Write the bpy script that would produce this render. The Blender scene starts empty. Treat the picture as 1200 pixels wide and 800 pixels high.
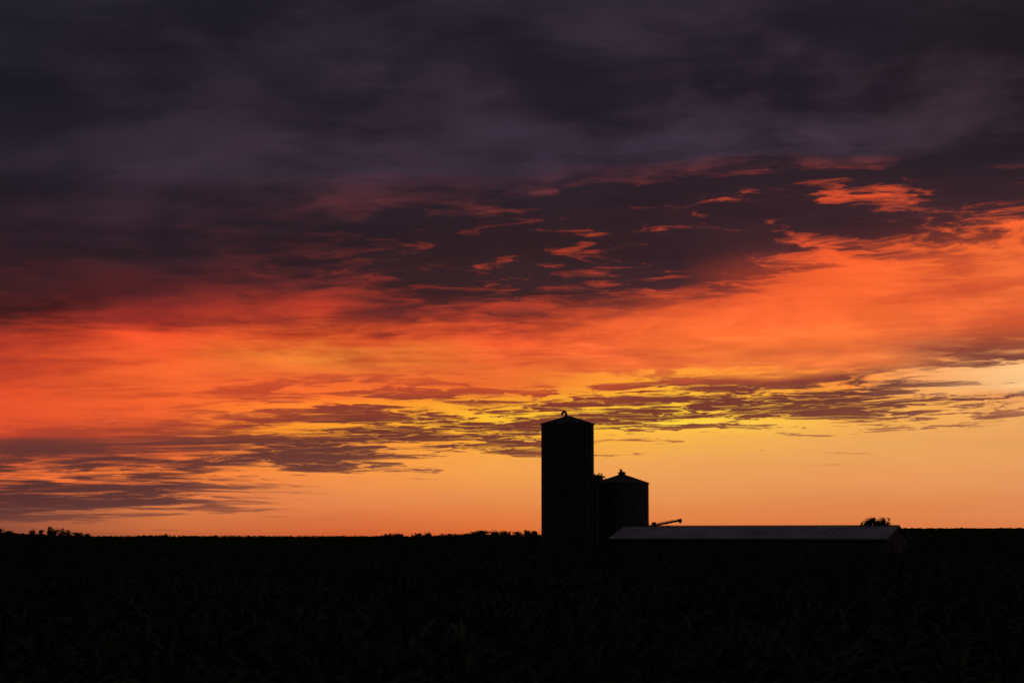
import bpy, math, random
import numpy as np
from mathutils import Vector
random.seed(4); rng=np.random.default_rng(7)
F=2333.0; PITCH=math.radians(5.56); EYE=3.9
scene=bpy.context.scene
def az_of(x): return math.atan((x-600)/F)
def el_of(y): return PITCH+math.atan((400-y)/F)
def px(x,d): return (x-600)/F*d          # lateral metres at distance d
def pz(y,d): return EYE+(627-y)/F*d      # height at distance d
def lin(c):
    c=c/255.0
    return c/12.92 if c<=0.04045 else ((c+0.055)/1.055)**2.4

# ------------------------------------------------------------ materials
def surf_mat(name,col,rough=0.7,metal=0.0,var=0.35,scale=3.0,spec=0.3):
    m=bpy.data.materials.new(name); m.use_nodes=True
    nt=m.node_tree; b=nt.nodes['Principled BSDF']
    tc=nt.nodes.new('ShaderNodeTexCoord'); n=nt.nodes.new('ShaderNodeTexNoise')
    n.inputs['Scale'].default_value=scale; n.inputs['Detail'].default_value=5
    nt.links.new(tc.outputs['Object'],n.inputs['Vector'])
    r=nt.nodes.new('ShaderNodeValToRGB')
    r.color_ramp.elements[0].position=0.3; r.color_ramp.elements[1].position=0.7
    r.color_ramp.elements[0].color=tuple(c*(1-var) for c in col)+(1,)
    r.color_ramp.elements[1].color=tuple(min(1,c*(1+var)) for c in col)+(1,)
    nt.links.new(n.outputs['Fac'],r.inputs['Fac']); nt.links.new(r.outputs['Color'],b.inputs['Base Color'])
    b.inputs['Roughness'].default_value=rough; b.inputs['Metallic'].default_value=metal
    b.inputs['Specular IOR Level'].default_value=spec
    return m
M_corn=surf_mat('corn_leaf',(0.05,0.064,0.032),0.7,0,0.6,0.35,0.12)
M_soil=surf_mat('soil',(0.05,0.038,0.025),0.95,0,0.3,0.5,0.1)
M_leaf=surf_mat('tree_foliage',(0.05,0.07,0.025),0.8,0,0.5,1.5,0.1)
M_bark=surf_mat('bark',(0.09,0.065,0.045),0.9,0,0.3,6,0.1)
M_steel=surf_mat('dark_enamel_steel',(0.05,0.045,0.055),0.55,0,0.35,1.2,0.3)
M_galv=surf_mat('weathered_galvanised_steel',(0.10,0.09,0.09),0.6,0.2,0.3,1.5,0.3)
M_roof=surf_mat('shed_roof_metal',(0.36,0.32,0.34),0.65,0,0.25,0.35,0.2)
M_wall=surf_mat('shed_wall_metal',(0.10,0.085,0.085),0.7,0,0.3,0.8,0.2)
M_conc=surf_mat('concrete',(0.25,0.24,0.22),0.9,0,0.2,2,0.2)

def mesh_obj(name,verts,faces,mat,parent=None,smooth=False):
    me=bpy.data.meshes.new(name); me.from_pydata([tuple(v) for v in verts],[],faces); me.update()
    me.materials.append(mat)
    if smooth:
        for p in me.polygons: p.use_smooth=True
    o=bpy.data.objects.new(name,me); scene.collection.objects.link(o)
    if parent: o.parent=parent
    return o
def np_mesh(name,V,Q,mats,matidx=None):
    me=bpy.data.meshes.new(name)
    V=np.asarray(V,dtype=np.float32); Q=np.asarray(Q,dtype=np.int32)
    me.vertices.add(len(V)); me.vertices.foreach_set('co',V.ravel())
    me.loops.add(Q.size); me.loops.foreach_set('vertex_index',Q.ravel())
    me.polygons.add(len(Q)); me.polygons.foreach_set('loop_start',np.arange(len(Q),dtype=np.int32)*4)
    me.polygons.foreach_set('loop_total',np.full(len(Q),4,dtype=np.int32))
    for m in mats: me.materials.append(m)
    if matidx is not None: me.polygons.foreach_set('material_index',np.asarray(matidx,dtype=np.int32))
    me.update(calc_edges=True)
    o=bpy.data.objects.new(name,me); scene.collection.objects.link(o); return o
def empty(name,loc=(0,0,0)):
    o=bpy.data.objects.new(name,None); o.location=loc; scene.collection.objects.link(o); return o

class MB:
    def __init__(s): s.v=[]; s.f=[]
    def box(s,c,size,ax=None):
        X,Y,Z=ax if ax else (Vector((1,0,0)),Vector((0,1,0)),Vector((0,0,1)))
        c=Vector(c); b=len(s.v); hx,hy,hz=[k/2 for k in size]
        for sx,sy,sz in [(-1,-1,-1),(1,-1,-1),(1,1,-1),(-1,1,-1),(-1,-1,1),(1,-1,1),(1,1,1),(-1,1,1)]:
            s.v.append(c+X*sx*hx+Y*sy*hy+Z*sz*hz)
        for q in [(0,3,2,1),(4,5,6,7),(0,1,5,4),(1,2,6,5),(2,3,7,6),(3,0,4,7)]: s.f.append(tuple(b+i for i in q))
    def tube(s,pts,radii,n=10,cap=True):
        pts=[Vector(p) for p in pts]; rings=[]
        if not hasattr(radii,'__len__'): radii=[radii]*len(pts)
        for i,p in enumerate(pts):
            d=(pts[min(i+1,len(pts)-1)]-pts[max(i-1,0)]).normalized()
            a=d.orthogonal().normalized() if i==0 else (pa-d*pa.dot(d)).normalized()
            pa=a; bb=d.cross(a); r=[]
            for k in range(n):
                t=2*math.pi*k/n; s.v.append(p+(a*math.cos(t)+bb*math.sin(t))*radii[i]); r.append(len(s.v)-1)
            rings.append(r)
        for i in range(len(rings)-1):
            for k in range(n): s.f.append((rings[i][k],rings[i][(k+1)%n],rings[i+1][(k+1)%n],rings[i+1][k]))
        if cap: s.f.append(tuple(reversed(rings[0]))); s.f.append(tuple(rings[-1]))
    def lathe(s,prof,n=64,c=(0,0)):
        b=len(s.v)
        for r,z in prof:
            for k in range(n):
                t=2*math.pi*k/n; s.v.append(Vector((c[0]+r*math.cos(t),c[1]+r*math.sin(t),z)))
        for i in range(len(prof)-1):
            for k in range(n):
                s.f.append((b+i*n+k,b+i*n+(k+1)%n,b+(i+1)*n+(k+1)%n,b+(i+1)*n+k))
    def obj(s,name,mat,parent=None,smooth=False): return mesh_obj(name,s.v,s.f,mat,parent,smooth)

# ------------------------------------------------------------ terrain
def sm(a,b,x):
    t=np.clip((x-a)/(b-a),0,1); return t*t*(3-2*t)
def ground_z(x,y):
    x=np.asarray(x,float); y=np.asarray(y,float)
    d=np.hypot(x,y); a=np.arctan2(x,y)
    far=sm(255,470,d)
    side=sm(math.radians(5.5),math.radians(10),a)
    base=1.3+1.95*side+0.2*np.sin(a*19+1)*(1-side)+0.9*sm(math.radians(-11.5),math.radians(-15),a)
    return far*base -sm(520,1500,d)*3.0 + 0.05*np.sin(x*0.11)*np.sin(y*0.07)
rad=np.concatenate([[0.5],np.linspace(8,600,75),np.geomspace(640,6100,26)])
na=240; ang=np.linspace(0,2*np.pi,na,endpoint=False)
R,A=np.meshgrid(rad,ang,indexing='ij'); GX=R*np.sin(A); GY=R*np.cos(A); GZ=ground_z(GX,GY)
V=np.stack([GX,GY,GZ],-1).reshape(-1,3)
i=np.arange(len(rad)-1)[:,None]; k=np.arange(na)[None,:]
Q=np.stack([i*na+k,(i+1)*na+k,(i+1)*na+(k+1)%na,i*na+(k+1)%na],-1).reshape(-1,4)
g=np_mesh('ground',V,Q,[M_soil])

# ------------------------------------------------------------ corn
def corn_template(nleaf,seg,stalkseg,tassel):
    V=[];Q=[]
    H=random.uniform(2.05,2.4)
    lean=(random.uniform(-.05,.05),random.uniform(-.05,.05))
    def sp(z): return (lean[0]*z,lean[1]*z,z)
    for a0 in (0,math.pi/2):
        r=0.016; b=len(V)
        for j in range(stalkseg+1):
            z=H*0.93*j/stalkseg; p=sp(z)
            V.append((p[0]-r*math.cos(a0),p[1]-r*math.sin(a0),z)); V.append((p[0]+r*math.cos(a0),p[1]+r*math.sin(a0),z))
        for j in range(stalkseg): Q.append((b+2*j,b+2*j+1,b+2*j+3,b+2*j+2))
    pl=random.uniform(0,math.pi)
    for l in range(nleaf):
        f=l/(nleaf-1); z0=H*(0.35+0.55*f)
        a=pl+(l%2)*math.pi+random.uniform(-.5,.5); L=random.uniform(.65,.95)*(1-0.35*f)
        up=random.uniform(.35,.7)*L*(1+0.5*f); dr=random.uniform(.5,1.1)*L*(1-0.35*f); w=random.uniform(.035,.055)
        tw=random.uniform(-.6,.6); p=sp(z0); b=len(V)
        for j in range(seg+1):
            s=j/seg; rr=L*0.85*s; z=z0+up*s-dr*s*s
            ww=w*(0.55+1.1*s-1.6*s*s) if s<.999 else .003
            ww=max(ww,.003); t=tw*s
            nx,ny=-math.sin(a+t),math.cos(a+t)
            cx=p[0]+rr*math.cos(a+t*.3); cy=p[1]+rr*math.sin(a+t*.3)
            tilt=0.4*math.sin(l*2.1+s*3)
            V.append((cx-nx*ww,cy-ny*ww,z-tilt*ww)); V.append((cx+nx*ww,cy+ny*ww,z+tilt*ww))
        for j in range(seg): Q.append((b+2*j,b+2*j+1,b+2*j+3,b+2*j+2))
    for l in range(tassel):
        a=random.uniform(0,6.28); sp_=random.uniform(.0,.12); p=sp(H*.93); b=len(V); r=.007
        q=(p[0]+sp_*math.cos(a),p[1]+sp_*math.sin(a),H*.93+random.uniform(.15,.28))
        nx,ny=-math.sin(a)*r,math.cos(a)*r
        V+= [(p[0]-nx,p[1]-ny,p[2]),(p[0]+nx,p[1]+ny,p[2]),(q[0]+nx*.5,q[1]+ny*.5,q[2]),(q[0]-nx*.5,q[1]-ny*.5,q[2])]
        Q.append((b,b+1,b+2,b+3))
    return np.array(V,float),np.array(Q,int)
def scatter(templates,X,Y,extra=1.0):
    Vs=[];Qs=[];off=0
    Z=ground_z(X,Y); which=rng.integers(0,len(templates),len(X))
    for t,(TV,TQ) in enumerate(templates):
        m=which==t; x=X[m];y=Y[m];z=Z[m]; n=len(x)
        if n==0: continue
        a=rng.uniform(0,2*np.pi,n); s=rng.normal(1,.07,n)*extra
        # patches of taller/shorter growth
        s*=1+0.05*np.sin(x*.23+y*.11)+0.04*np.sin(y*.31-x*.17)
        ca,sa=np.cos(a),np.sin(a)
        vx=TV[None,:,0]*ca[:,None]-TV[None,:,1]*sa[:,None]
        vy=TV[None,:,0]*sa[:,None]+TV[None,:,1]*ca[:,None]
        vz=TV[None,:,2]*s[:,None]
        P=np.stack([vx+x[:,None],vy+y[:,None],vz+z[:,None]],-1).reshape(-1,3)
        q=(TQ[None]+(np.arange(n)*len(TV))[:,None,None]).reshape(-1,4)+off
        off+=len(P); Vs.append(P);Qs.append(q)
    return np.concatenate(Vs),np.concatenate(Qs)
def rows(d0,d1,step,tanhalf,rowsp=0.76):
    ra=math.radians(12); W=d1*1.2
    u=np.arange(-W,W,rowsp); v=np.arange(-W*0.2,d1*1.15,step)
    U,Vv=np.meshgrid(u,v); U=U+rng.normal(0,.04,U.shape); Vv=Vv+rng.uniform(-step*.4,step*.4,U.shape)
    X=(U*math.cos(ra)+Vv*math.sin(ra)).ravel(); Y=(-U*math.sin(ra)+Vv*math.cos(ra)).ravel()
    d=np.hypot(X,Y)
    m=(d>=d0)&(d<d1)&(np.abs(X)<Y*tanhalf+3)&(Y>5)
    yard=(X>2)&(X<53)&(Y>202)&(Y<256)
    m&=~yard
    return X[m],Y[m]
T1=[corn_template(13,5,4,6) for _ in range(14)]
T2=[corn_template(9,2,1,2) for _ in range(10)]
T3=[corn_template(5,2,1,0) for _ in range(8)]
parts=[]
parts.append(scatter(T1,*rows(9,55,.24,.46)))
parts.append(scatter(T2,*rows(55,130,.34,.42)))
parts.append(scatter(T3,*rows(130,300,.55,.38,1.1),1.02))
# beyond 300 m: each row becomes a ragged ribbon of plant tops
offs=0; Vs=[];Qs=[]
for d in np.concatenate([np.arange(300,480,5),np.arange(480,800,14)]):
    aa=np.arange(-math.radians(24),math.radians(24),0.55/d)
    dd=d+rng.uniform(-.6,.6,len(aa)); x=dd*np.sin(aa); y=dd*np.cos(aa); z=ground_z(x,y)
    top=z+2.2+rng.normal(0,.09,len(aa))+.10*np.sin(x*.09+d)
    P=np.concatenate([np.stack([x,y,z],-1),np.stack([x,y,top],-1)]); n=len(aa)
    j=np.arange(n-1); Qs.append(np.stack([j,j+1,n+j+1,n+j],-1)+offs); Vs.append(P); offs+=len(P)
parts.append((np.concatenate(Vs),np.concatenate(Qs)))
AV=[];AQ=[];o_=0
for v,q in parts: AV.append(v);AQ.append(q+o_);o_+=len(v)
corn=np_mesh('corn_field',np.concatenate(AV),np.concatenate(AQ),[M_corn])
print('corn quads',len(corn.data.polygons))

# ------------------------------------------------------------ trees
def leaf_cloud(centres,n,size,byvol=False):
    c=np.array(centres)
    if byvol:
        p=c[:,3]*c[:,5]; idx=rng.choice(len(c),n,p=p/p.sum())
    else: idx=rng.integers(0,len(c),n)
    cc=c[idx]
    d=rng.normal(size=(n,3)); d/=np.linalg.norm(d,axis=1)[:,None]; r=rng.uniform(.2,1.08,n)[:,None]
    P=cc[:,:3]+d*r*cc[:,3:]
    a=rng.normal(size=(n,3)); a/=np.linalg.norm(a,axis=1)[:,None]
    b=np.cross(a,rng.normal(size=(n,3))); b/=np.linalg.norm(b,axis=1)[:,None]
    s=(size*rng.uniform(.6,1.4,n))[:,None]
    V=np.stack([P-a*s,P-b*s*.55,P+a*s,P+b*s*.55],1).reshape(-1,3)
    return V,np.arange(n*4).reshape(-1,4)
def tree(name,x,y,h,w,nclump,nleaf,leafsize,crown0=.3):
    z0=float(ground_z(x,y)); mb=MB()
    mb.tube([(x,y,z0-.1),(x+.05*w,y,z0+h*.25),(x-.03*w,y,z0+h*.55),(x,y,z0+h*.85)],[.035*h,.026*h,.016*h,.004*h],8)
    cl=[]
    for i in range(nclump):
        t=random.uniform(crown0,.93); a=random.uniform(0,6.28)
        env=math.sin(math.pi*min(1,(t-crown0+.22)/(1.18-crown0)))**.45
        rr=random.uniform(.25,.95)*w/2*env
        c=(x+rr*math.cos(a),y+rr*math.sin(a),z0+h*t); k=random.uniform(.10,.18)*w
        cl.append((*c,k,k,min(k*.75,h*(1.02-t)+.15)))
        s=(x,y,z0+h*max(.15,t-.25)); mid=((s[0]+c[0])/2,(s[1]+c[1])/2,(s[2]+c[2])/2+.03*h)
        mb.tube([s,mid,c],[.012*h,.008*h,.002*h],5,False)
    V,Q=leaf_cloud(cl,nleaf,leafsize)
    nb=len(mb.v); me=bpy.data.meshes.new(name)
    me.from_pydata([tuple(v) for v in mb.v]+[tuple(v) for v in V],[],mb.f+[tuple(int(k)+nb for k in q) for q in Q])
    me.materials.append(M_bark); me.materials.append(M_leaf)
    mi=[0]*len(mb.f)+[1]*len(Q); me.polygons.foreach_set('material_index',mi); me.update()
    o=bpy.data.objects.new(name,me); scene.collection.objects.link(o); return o
D=250; tree('broadleaf_tree',px(698,D),D,pz(550,D),4.6,80,9000,.15,.25)
D=262; tree('broadleaf_tree',px(1025,D),D,pz(607.5,D),5.8,60,8500,.15,.15)
# distant tree line: one object
cl=[]; mb=MB()
def dt(x,ytop,wpx,D=820):
    X=px(x,D); zt=pz(ytop,D); z0=float(ground_z(X,D)); w=wpx/F*D; h=zt-z0
    mb.tube([(X,D,z0),(X,D,z0+h*.75)],[.25,.1],6)
    for i in range(14):
        t=random.uniform(.25,.9); a=random.uniform(0,6.28); r=random.uniform(.0,.8)*w/2*(1.25-t*.7)
        k=random.uniform(.20,.32)*w
        cl.append((X+r*math.cos(a),D+r*math.sin(a),z0+h*t,k,k,min(k*1.1,h*(1-t)+.1)))
for x,yt,w in [(3,618.5,15),(14,621,14),(42,619,14),(50,620,13),(60,616,11),(66,619,12),(75,617,11),(82,620.5,13),(93,623,20),(104,624.5,14),
               (194,626,18),(456,625.3,20),(466,624.8,20),(492,624,16),(503,623.2,16),
               (556,622.5,20),(566,621,20),(578,621,20),(592,622,22),(606,622.5,18),(618,621,16),(626,621.5,16)]:
    dt(x,yt,w)
def hedge(x0,x1,ya,amp,D):
    x=x0
    while x<x1:
        yt=ya+amp*(math.sin(x*.021)+.6*math.sin(x*.057+1)+.5*math.sin(x*.13+2))+random.uniform(-.2,.2)
        DD=D+random.uniform(-15,15); X=px(x,D); zt=pz(yt,DD); z0=float(ground_z(X,DD)); h=zt-z0; w=random.uniform(1.5,3.2)
        for t in (.3,.6,.82): cl.append((X,DD,z0+h*t,w,1.6,h*(1-t)))
        x+=random.uniform(2,5.5)
hedge(-300,520,627.1,.25,880); hedge(520,650,625.2,.4,880); hedge(1040,1600,619.0,.3,820)
V,Q=leaf_cloud(cl,130000,.33,True)
nb=len(mb.v)
VV=np.concatenate([np.array([tuple(v) for v in mb.v]),V])
me=bpy.data.meshes.new('distant_tree_line')
me.from_pydata(VV.tolist(),[],mb.f+(Q+nb).tolist())
me.materials.append(M_bark); me.materials.append(M_leaf); me.polygons.foreach_set('material_index',[0]*len(mb.f)+[1]*len(Q)); me.update()
scene.collection.objects.link(bpy.data.objects.new('distant_tree_line',me))

# ------------------------------------------------------------ silos
def silo(name,cx,cy,r,eave,apex,mat,sheet,nstiff,ladder_ang):
    e=empty(name,(cx,cy,0))
    b=MB(); prof=[]; z=0.25; k=0
    while z<eave:
        prof.append((r-(.012 if k%2 else -.012),z)); z+=.16; k+=1
    prof.append((r,eave)); b.lathe(prof,72); b.obj('corrugated_wall',mat,e,True)
    b=MB(); z=sheet
    while z<eave-.3:
        b.lathe([(r+.015,z-.04),(r+.055,z-.04),(r+.055,z+.04),(r+.015,z+.04)],72); z+=sheet
    b.lathe([(r+.01,eave-.10),(r+.10,eave-.10),(r+.10,eave+.02),(r+.01,eave+.02)],72)
    b.obj('hoop_bands',mat,e)
    b=MB()
    for i in range(nstiff):
        a=2*math.pi*(i+.5)/nstiff; X=Vector((math.cos(a),math.sin(a),0)); Y=Vector((-X.y,X.x,0))
        b.box(X*(r+.035)+Vector((0,0,eave/2)),(.045,.09,eave-.3),(X,Y,Vector((0,0,1))))
    b.obj('wall_stiffeners',mat,e)
    b=MB(); b.lathe([(r+.14,eave-.03),(r+.14,eave+.03),(.42,apex-.06),(.40,apex+.04),(.02,apex+.08)],72); b.obj('cone_roof',mat,e)
    b=MB(); n=20
    for i in range(n):
        a=2*math.pi*i/n; b.tube([((r+.12)*math.cos(a),(r+.12)*math.sin(a),eave+.05),(.45*math.cos(a),.45*math.sin(a),apex-.02)],.035,5)
    b.obj('roof_ribs',mat,e)
    b=MB(); b.lathe([(.02,0),(r+.35,0),(r+.35,.25),(.02,.25)],48); b.obj('foundation',M_conc,e)
    a=ladder_ang; X=Vector((math.cos(a),math.sin(a),0)); Y=Vector((-X.y,X.x,0)); b=MB()
    for s in (-.2,.2):
        p=X*(r+.2)+Y*s; b.tube([p+Vector((0,0,.4)),p+Vector((0,0,eave+.1))],.022,5)
    z=.6
    while z<eave:
        b.tube([X*(r+.2)-Y*.2+Vector((0,0,z)),X*(r+.2)+Y*.2+Vector((0,0,z))],.014,4); z+=.3
    z=2.6
    while z<eave:     # safety cage hoops
        pts=[X*(r+.2)+Y*(.34*math.cos(t))+X*(.62*math.sin(t))+Vector((0,0,z)) for t in np.linspace(0,math.pi,9)]
        b.tube(pts,.014,4,False); z+=1.0
    for t in (math.pi*.25,math.pi*.5,math.pi*.75):
        p=X*(r+.2)+Y*(.34*math.cos(t))+X*(.62*math.sin(t)); b.tube([p+Vector((0,0,2.6)),p+Vector((0,0,eave))],.012,4)
    z=1.5
    while z<eave:
        for s in (-.2,.2): b.tube([X*r+Y*s+Vector((0,0,z)),X*(r+.2)+Y*s+Vector((0,0,z))],.015,4)
        z+=2.2
    b.obj('caged_ladder',M_galv,e)
    return e
D1=236; r1=31/F*D1-.05; ap1=pz(488.5,D1)
s1=silo('grain_silo',px(665,D1),D1,r1,pz(497.5,D1),ap1,M_steel,1.45,18,math.radians(110))
b=MB()   # gooseneck fill pipe on the roof
b.tube([(-.15,0,ap1-.1),(-.15,0,ap1+.35),(-.22,0,ap1+.5),(-.38,0,ap1+.56),(-.54,0,ap1+.5),(-.62,0,ap1+.36),(-.62,0,ap1+.22)],.15,10)
b.tube([(-.15,0,ap1-.05),(-.15,0,ap1+.12)],.24,12)
b.obj('gooseneck_pipe',M_galv,s1,True)
b=MB(); rr=r1+.2; a=math.radians(-25)
X=Vector((math.cos(a),math.sin(a),0)); b.tube([X*rr+Vector((0,0,.5)),X*rr+Vector((0,0,pz(500,D1))),X*(rr-.5)+Vector((0,0,pz(496,D1))),X*.4+Vector((0,0,ap1+.02))],.06,8)
b.obj('filler_pipe',M_galv,s1)
D2=241; r2=31/F*D2-.03; ap2=pz(556.5,D2)
s2=silo('grain_silo',px(728.5,D2),D2,r2,pz(566.5,D2),ap2,M_galv,1.1,20,math.radians(100))
b=MB(); b.lathe([(.42,ap2-.05),(.42,ap2+.22),(.52,ap2+.24),(.50,ap2+.30),(.15,ap2+.40),(.02,ap2+.42)],20)
b.box((-.1,0,ap2+.5),(.28,.28,.26)); b.tube([(-.1,0,ap2+.6),(-.22,0,ap2+.74)],.07,6)
b.obj('roof_vent',M_galv,s2)
b=MB(); a=math.radians(-70); X=Vector((math.cos(a),math.sin(a),0)); Y=Vector((-X.y,X.x,0))
b.box(X*(r2+.08)+Vector((0,0,1.5)),(.12,.9,1.9),(X,Y,Vector((0,0,1)))); b.obj('access_door',M_galv,s2)

# ------------------------------------------------------------ auger / conveyor
e=empty('grain_auger'); D3=241
p0=Vector((px(757,D3),D3,pz(617,D3))); p1=Vector((px(797,D3),D3,pz(609.2,D3))); b=MB()
dirv=(p1-p0).normalized(); b.tube([p0-dirv*.6,p1],.13,12); b.tube([p1-dirv*.35,p1+dirv*.12],.2,12)
b.tube([p1-dirv*.1,p1-dirv*.05+Vector((0,0,-.35))],[.15,.12],10)
b.tube([p0+Vector((0,0,.22)),p1+Vector((0,0,.2))-dirv*.8],.03,6); b.obj('auger_tube',M_galv,e)
b=MB()
for t in (.3,.6):
    m=p0.lerp(p1,t)
    for s in (-.7,.7): b.tube([m,(m.x,m.y+s,float(ground_z(m.x,m.y)))],.035,6)
b.obj('support_legs',M_galv,e)
b=MB(); b.box(p0+dirv*.9+Vector((0,0,.25)),(.5,.3,.3)); b.obj('motor',M_galv,e)

# ------------------------------------------------------------ shed
e=empty('metal_farm_shed')
A0=Vector((px(712,223),223,0)); B0=Vector((px(1038,209.5),209.5,0))
l=(B0-A0).normalized(); L=(B0-A0).length; bk=Vector((-l.y,l.x,0)); W=10.0; ze=3.55; zr=4.93; up=Vector((0,0,1))
def P(s,t,z): return A0+l*s+bk*t+up*z
wb=MB(); i0=.3
vs=[P(i0,i0,0),P(L-i0,i0,0),P(L-i0,W-i0,0),P(i0,W-i0,0),P(i0,i0,ze-.1),P(L-i0,i0,ze-.1),P(L-i0,W-i0,ze-.1),P(i0,W-i0,ze-.1),P(i0,W/2,zr-.12),P(L-i0,W/2,zr-.12)]
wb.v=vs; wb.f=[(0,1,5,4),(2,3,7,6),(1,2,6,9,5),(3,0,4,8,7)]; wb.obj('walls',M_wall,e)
n=int(L/.6); wr=MB()
for i in range(n):
    wr.box(P(i0+.3+i*.6,i0-.02,(ze-.2)/2),(.06,.05,ze-.35),(l,bk,up))
for i in range(int(W/.6)-1):
    wr.box(P(L-i0+.02,i0+.3+i*.6,(ze-.2)/2),(.05,.06,ze-.35),(l,bk,up))
wr.obj('wall_ribs',M_wall,e)
rf=MB(); sl=(P(0,W/2,zr)-P(0,0,ze)); sn=sl.normalized(); nrm=l.cross(sn).normalized()
sl2=(P(0,W/2,zr)-P(0,W,ze)); sn2=sl2.normalized(); nrm2=sn2.cross(l).normalized()
c=P(L/2,0,ze)+sl*.5; rf.box(c,(L,sl.length,.06),(l,sn,nrm))
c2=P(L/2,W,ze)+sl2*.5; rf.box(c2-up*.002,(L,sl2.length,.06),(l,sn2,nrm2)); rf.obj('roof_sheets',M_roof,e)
rb=MB(); nn=int(L/.9)
for i in range(nn+1):
    s=.05+i*(L-.1)/nn
    rb.box(P(s,0,ze)+sl*.5+nrm*.045,(.05,sl.length-.02,.035),(l,sn,nrm))
    rb.box(P(s,W,ze)+sl2*.5+nrm2*.045,(.05,sl2.length-.02,.035),(l,sn2,nrm2))
rb.obj('roof_ribs',M_roof,e)
rc=MB(); rc.box(P(L/2,W/2,zr+.07),(L+.06,.4,.06),(l,bk,up)); rc.obj('ridge_cap',M_wall,e)
gt=MB(); gt.tube([P(-.05,-.08,ze-.08),P(L+.05,-.08,ze-.12)],.07,8); gt.obj('gutter',M_wall,e)
dr=MB(); dr.box(P(L-i0+.05,W/2,1.6),(.06,3.6,3.0),(l,bk,up)); dr.box(P(L-i0+.1,W/2,3.2),(.1,4.6,.12),(l,bk,up)); dr.obj('sliding_door',M_wall,e)
wn=MB()
for s in (6,13,20,27): wn.box(P(s,i0-.06,2.3),(1.1,.05,.8),(l,bk,up))
wn.obj('window_frames',M_wall,e)

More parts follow.
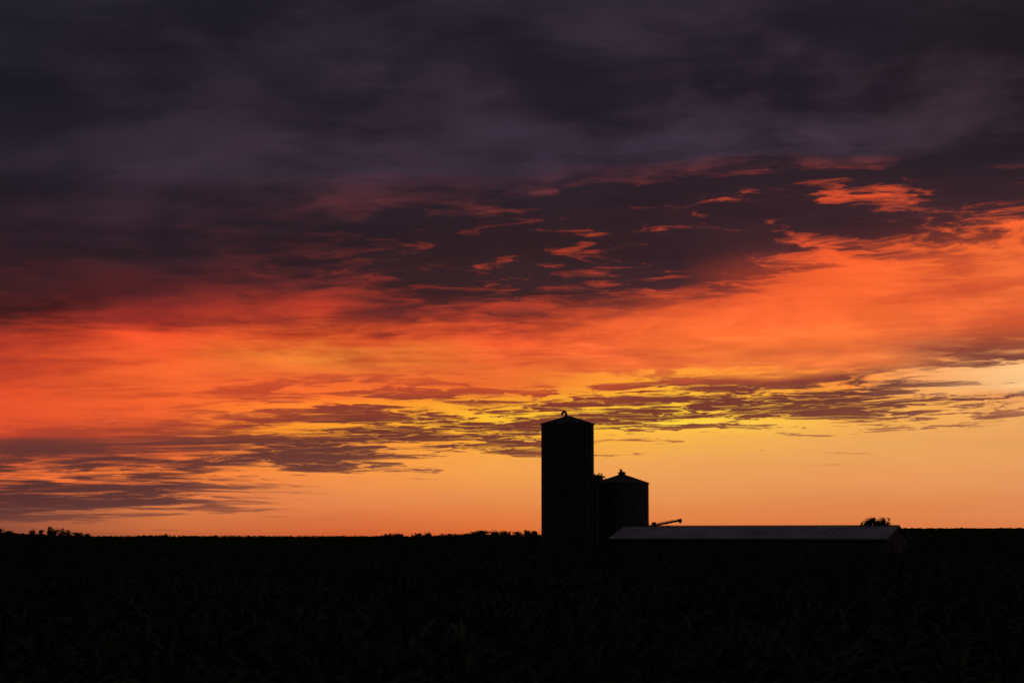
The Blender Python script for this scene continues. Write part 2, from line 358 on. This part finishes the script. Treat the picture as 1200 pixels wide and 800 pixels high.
# ------------------------------------------------------------ sky dome
TOP=0.30
cols={
0:[(0,(35,33,42),(25,24,31),.5),(100,(39,36,47),(29,27,35),.5),(200,(43,34,45),(31,27,35),.5),(300,(58,32,39),(41,28,35),.5),(350,(76,34,37),(56,30,34),.5),
 (376,(114,40,35),(84,35,35),.5),(404,(190,60,39),(154,50,37),.45),(460,(230,80,43),(200,66,41),.4),(505,(226,82,45),(182,64,44),.4),(518,(200,80,50),(122,57,48),.55),(532,(150,66,48),(98,51,47),.7),
 (550,(205,88,50),(94,52,47),.65),(567,(242,110,54),(87,48,44),.5),(580,(160,76,54),(86,47,45),.75),(600,(135,72,58),(95,53,50),.75),(611,(150,80,60),(115,64,55),.4),(627,(125,66,50),(100,58,50),.3)],
200:[(0,(42,38,48),(28,26,34),.5),(200,(52,41,53),(35,30,39),.5),(300,(68,38,44),(43,29,36),.5),(350,(96,37,38),(60,32,37),.5),(374,(160,48,37),(106,40,36),.5),
 (394,(234,78,41),(192,60,37),.4),(440,(248,104,48),(217,79,40),.35),(475,(242,98,45),(188,71,42),.4),(500,(228,92,45),(148,63,45),.5),(518,(204,84,48),(110,56,49),.65),
 (540,(218,94,48),(100,53,48),.7),(556,(248,126,52),(102,54,48),.5),(572,(225,112,56),(94,53,50),.75),(592,(228,125,68),(100,57,52),.75),(604,(215,120,68),(150,85,62),.3),(627,(190,95,55),(170,85,55),.2)],
400:[(0,(46,40,50),(30,27,35),.5),(200,(59,46,58),(37,31,41),.5),(286,(105,45,45),(46,32,39),.62),(335,(135,49,42),(58,34,38),.62),(362,(195,62,39),(108,42,39),.5),
 (387,(247,104,45),(215,73,40),.35),(418,(254,150,56),(230,97,47),.3),(448,(238,102,47),(188,75,45),.5),(466,(247,114,44),(144,61,44),.55),(490,(255,152,44),(118,57,44),.6),
 (505,(255,162,44),(114,56,44),.65),(522,(252,144,50),(108,58,49),.75),(542,(255,157,64),(108,59,50),.65),(555,(243,145,72),(150,85,60),.15),(580,(230,136,78),(195,112,71),.1),(627,(206,94,50),(196,90,50),0)],
600:[(0,(48,41,51),(33,28,36),.5),(200,(63,50,65),(40,33,44),.55),(254,(105,48,47),(48,34,42),.72),(284,(205,74,45),(53,35,40),.8),(335,(170,60,43),(60,37,40),.74),
 (368,(200,66,42),(94,43,40),.58),(391,(242,92,47),(176,61,42),.4),(430,(250,114,52),(227,88,47),.35),(450,(248,116,50),(201,80,47),.45),(464,(255,160,46),(140,62,48),.5),
 (486,(258,196,52),(122,58,44),.58),(505,(258,184,50),(113,55,44),.64),(526,(256,178,56),(122,62,48),.7),(538,(246,166,78),(180,105,60),.12),(575,(233,144,78),(218,128,73),0),(627,(218,106,53),(206,100,53),0)],
800:[(0,(46,39,48),(32,27,35),.5),(190,(68,54,70),(40,33,43),.6),(226,(145,57,46),(49,34,42),.8),(258,(218,80,46),(54,35,41),.75),(300,(180,66,46),(53,34,40),.83),
 (330,(206,71,44),(68,38,41),.7),(352,(228,86,45),(128,52,43),.48),(382,(242,104,49),(217,81,45),.35),(430,(247,122,54),(211,90,50),.4),(445,(256,172,50),(142,65,48),.52),
 (470,(258,202,54),(116,57,45),.6),(498,(258,212,66),(128,63,46),.62),(514,(250,182,74),(180,104,58),.25),(540,(236,161,87),(223,143,80),0),(580,(231,148,84),(220,136,78),0),(627,(218,112,59),(208,104,59),0)],
1000:[(0,(43,36,44),(30,25,33),.5),(185,(74,58,71),(41,33,42),.6),(212,(165,62,46),(49,34,41),.78),(243,(236,86,46),(57,36,41),.62),(270,(160,60,45),(53,34,40),.83),
 (290,(232,87,43),(84,41,42),.62),(312,(246,99,46),(192,70,43),.4),(370,(240,102,49),(217,83,46),.35),(402,(246,116,54),(202,83,50),.45),(425,(242,120,58),(132,64,52),.66),
 (455,(254,150,60),(113,60,50),.66),(482,(256,182,70),(122,66,51),.7),(500,(248,176,86),(180,112,70),.3),(520,(236,166,92),(223,148,85),.1),(565,(231,150,88),(220,136,82),0),(627,(218,116,64),(208,108,60),0)],
1200:[(0,(38,31,39),(27,23,29),.5),(200,(68,50,58),(38,30,37),.65),(220,(160,60,46),(47,32,39),.8),(252,(130,52,44),(53,34,39),.8),(278,(247,100,48),(92,43,41),.5),
 (302,(249,112,55),(228,93,51),.4),(375,(243,110,56),(217,89,50),.35),(408,(234,114,63),(158,75,54),.6),(430,(246,165,98),(122,70,59),.68),(440,(252,200,136),(170,115,88),.3),(462,(252,202,142),(170,115,88),.25),
 (476,(240,150,94),(130,77,62),.7),(492,(241,170,98),(180,112,78),.25),(520,(232,160,94),(220,146,88),.1),(565,(230,150,91),(218,138,84),0),(627,(219,122,72),(209,114,66),0)]}
def sharp(x,y):
    if y<210: return 0
    if y<345: return 0 if x<300 else .62 if x>=600 else .4
    if y<440: return .10 if x<1100 or y<400 else .5
    if y<545: return {0:.15,200:.45,400:.9}.get(x,1.0 if x>0 else .3)
    return .65
def dimcol(src,f): return [(y,tuple(a*f for a in A_),tuple(a*f for a in B_),c) for y,A_,B_,c in src]
cols[-600]=dimcol(cols[0],.75); cols[1900]=dimcol(cols[1200],.75)
sky=bpy.data.materials.new('sunset_clouds'); sky.use_nodes=True; nt=sky.node_tree; nt.nodes.clear(); N=nt.nodes; LK=nt.links.new
def inp(node,i,v):
    if isinstance(v,(int,float)): node.inputs[i].default_value=v
    elif isinstance(v,tuple): node.inputs[i].default_value=v
    else: LK(v,node.inputs[i])
def M(op,a,b=0,c=0,clamp=False):
    n=N.new('ShaderNodeMath'); n.operation=op; n.use_clamp=clamp; inp(n,0,a); inp(n,1,b); inp(n,2,c); return n.outputs[0]
def MR(v,a,b,c,d,smooth=False):
    n=N.new('ShaderNodeMapRange'); n.interpolation_type='SMOOTHSTEP' if smooth else 'LINEAR'; n.clamp=True
    for i,k in enumerate((v,a,b,c,d)): inp(n,i,k)
    return n.outputs[0]
def MIX(f,a,b,mode='MIX'):
    n=N.new('ShaderNodeMix'); n.data_type='RGBA'; n.blend_type=mode; inp(n,0,f); inp(n,6,a); inp(n,7,b); return n.outputs[2]
def MIXF(f,a,b):
    n=N.new('ShaderNodeMix'); n.data_type='FLOAT'; inp(n,0,f); inp(n,2,a); inp(n,3,b); return n.outputs[0]
def NOISE(u,v,scale,detail,rough,dist=0,w=0.0):
    c=N.new('ShaderNodeCombineXYZ'); inp(c,0,u); inp(c,1,v); inp(c,2,w)
    n=N.new('ShaderNodeTexNoise'); n.inputs['Scale'].default_value=scale; n.inputs['Detail'].default_value=detail
    n.inputs['Roughness'].default_value=rough; n.inputs['Distortion'].default_value=dist
    LK(c.outputs[0],n.inputs['Vector']); return n.outputs['Fac']
tc=N.new('ShaderNodeTexCoord'); vn=N.new('ShaderNodeVectorMath'); vn.operation='NORMALIZE'; LK(tc.outputs['Object'],vn.inputs[0])
sp=N.new('ShaderNodeSeparateXYZ'); LK(vn.outputs[0],sp.inputs[0]); dx,dy,dz=sp.outputs
az=M('ARCTAN2',dx,dy); el=M('ARCSINE',dz)
u=M('MULTIPLY',az,F/230)
elc=M('MAXIMUM',el,0.0)
v0=M('MULTIPLY',M('LOGARITHM',M('ADD',elc,0.05),math.e),12.0)
v=M('SUBTRACT',v0,M('MULTIPLY',u,0.16))
wn1=NOISE(u,v,0.45,3,.5,0,3.1); wn2=NOISE(u,v,1.6,3,.55,0,9.7)
big=M('SUBTRACT',wn1,.5); med=M('SUBTRACT',wn2,.5)
# smooth veil noise (thick soft deck) and broken, fine-edged noise (lit streaks)
ns=NOISE(M('MULTIPLY',u,.95),M('MULTIPLY',v,.5),1.0,5,.52,.3,40.0)
u2=M('ADD',u,M('MULTIPLY',med,.8)); v2=M('ADD',v,M('MULTIPLY',big,1.4))
n1=NOISE(u2,v2,1.5,4,.55,0.15,1.3)
n2=NOISE(u2,M('MULTIPLY',v2,.9),4.4,6,.66,0.3,5.5)
nd=M('ADD',M('MULTIPLY',n1,.5),M('MULTIPLY',n2,.5))
warp0=M('MULTIPLY',big,55/F)
warp1=M('MULTIPLY',M('SUBTRACT',nd,.5),60/F)
loz=MR(el,0.10,0.135,1,.35,True)
fade=MR(el,0.0,0.06,0.1,1.0)
elw=M('ADD',el,M('MULTIPLY',M('ADD',warp0,M('MULTIPLY',warp1,loz)),fade))
t=M('DIVIDE',elw,TOP,clamp=True)
azw=M('ADD',az,M('MULTIPLY',big,60/F))
keys=sorted(cols); litc=shc=cov=shp=None
for i,kx in enumerate(keys):
    rl=N.new('ShaderNodeValToRGB'); rs=N.new('ShaderNodeValToRGB')
    for r,w in ((rl,1),(rs,2)):
        st=sorted([(max(0,el_of(s[0]))/TOP,s) for s in cols[kx]],key=lambda q:q[0]); er=r.color_ramp.elements
        while len(er)<len(st): er.new(.5)
        for j,(p,s) in enumerate(st):
            er[j].position=p
        for j,(p,s) in enumerate(st): er[j].color=tuple(lin(k) for k in s[w])+(s[3] if w==2 else sharp(kx,s[0]),)
        LK(t,r.inputs[0])
    if i==0: litc,shc,cov,shp=rl.outputs[0],rs.outputs[0],rs.outputs[1],rl.outputs[1]
    else:
        a0=(keys[i-1]-600)/F; a1=(kx-600)/F
        f=MR(azw,a0,a1,0,1,False)
        litc=MIX(f,litc,rl.outputs[0]); shc=MIX(f,shc,rs.outputs[0]); cov=MIXF(f,cov,rs.outputs[1]); shp=MIXF(f,shp,rl.outputs[1])
n=MIXF(MR(shp,0,.7,.22,1),ns,nd)
thr=M('ADD',.5,M('MULTIPLY',M('SUBTRACT',.5,cov),.30))
wd=MIXF(shp,.13,.024)
m=MR(n,M('SUBTRACT',thr,wd),M('ADD',thr,wd),0,1,True)
# thin sun-lit rims between neighbouring cloudlets
n3=NOISE(M('MULTIPLY',u2,.9),M('MULTIPLY',v2,1.15),2.3,5,.6,.3,17.0)
rim=M('SUBTRACT',1.0,MR(M('ABSOLUTE',M('SUBTRACT',n3,.5)),0.006,.034,0,1,True))
rmask=M('MULTIPLY',MR(shp,.6,1.0,0,1.0,True),MR(n1,.42,.62,1,.2,True))
m=M('MULTIPLY',m,M('SUBTRACT',1.0,M('MULTIPLY',rim,rmask)))
col=MIX(m,litc,shc)
br=MR(NOISE(u,M('MULTIPLY',v,.8),.6,3,.5,0,21.0),.3,.7,.82,1.2)
# virga / fallstreaks: leaning shafts in the glowing veil, of uneven spacing and strength
us=M('ADD',M('MULTIPLY',M('ADD',u,M('MULTIPLY',big,1.5)),2.0),M('MULTIPLY',v0,.20))
sv=NOISE(us,M('MULTIPLY',v0,.20),1.0,5,.55,.3,2.2)
va=M('MULTIPLY',MR(el,0.045,0.07,0,1,True),MR(el,.105,.135,1,0,True))
virga=MIXF(M('MULTIPLY',M('MULTIPLY',va,M('SUBTRACT',1.0,shp)),MR(wn1,.38,.58,.35,1,True)),1.0,MR(sv,.3,.7,.68,1.26))
soft=MR(n1,.3,.7,1.07,.93)
k=M('MULTIPLY',M('MULTIPLY',br,virga),soft)
k=MIXF(MR(el,0.05,0.09,.15,1),1.0,k)
cc=N.new('ShaderNodeCombineXYZ'); [LK(k,cc.inputs[i]) for i in range(3)]
col=MIX(1.0,col,cc.outputs[0],'MULTIPLY')
dt_=N.new('ShaderNodeVectorMath'); dt_.operation='DOT_PRODUCT'; LK(vn.outputs[0],dt_.inputs[0]); dt_.inputs[1].default_value=(0,math.cos(math.radians(8)),math.sin(math.radians(8)))
rear=MR(dt_.outputs['Value'],.93,.55,0,1,True)
rc_=MIX(MR(NOISE(M('MULTIPLY',dx,3),M('MULTIPLY',dy,3),1.0,2,.5,0,0),.35,.65,0,1),(.024,.022,.027,1),(.048,.043,.053,1))
col=MIX(rear,col,rc_)
em=N.new('ShaderNodeEmission'); LK(col,em.inputs[0])
out=N.new('ShaderNodeOutputMaterial'); LK(em.outputs[0],out.inputs[0])
try: sky.cycles.emission_sampling='NONE'
except Exception as ex: print(ex)
b=MB(); RD=6000
b.lathe([(RD*math.cos(a),RD*math.sin(a)) for a in np.linspace(-.12,math.pi/2-.001,48)],128)
b.obj('sky',sky,None,True)

# ------------------------------------------------------------ world, sun
w=bpy.data.worlds.new('World'); scene.world=w; w.use_nodes=True; wt=w.node_tree
st=wt.nodes.new('ShaderNodeTexSky'); st.sky_type='NISHITA'; st.sun_disc=False
SE=math.radians(1.5); SA=math.radians(4)
st.sun_elevation=SE; st.sun_rotation=SA
bg=wt.nodes['Background']; bg.inputs[1].default_value=.05; wt.links.new(st.outputs[0],bg.inputs[0])
sd=bpy.data.lights.new('sun','SUN'); sd.energy=.3; sd.angle=math.radians(.5); sd.color=(1,.6,.3)
so=bpy.data.objects.new('sun',sd); scene.collection.objects.link(so)
dvec=Vector((math.sin(SA)*math.cos(SE),math.cos(SA)*math.cos(SE),math.sin(SE)))
so.rotation_euler=dvec.to_track_quat('Z','Y').to_euler(); so.location=dvec*300

# ------------------------------------------------------------ camera
cd=bpy.data.cameras.new('camera'); cd.lens=70; cd.sensor_width=36; cd.clip_end=20000; cd.clip_start=.1
cd.dof.use_dof=True; cd.dof.focus_distance=236; cd.dof.aperture_fstop=2.0
co=bpy.data.objects.new('camera',cd); co.location=(0,0,EYE); co.rotation_euler=(math.pi/2+PITCH,0,0)
scene.collection.objects.link(co); scene.camera=co
scene.view_settings.view_transform='Standard'; scene.view_settings.look='None'; scene.view_settings.exposure=0
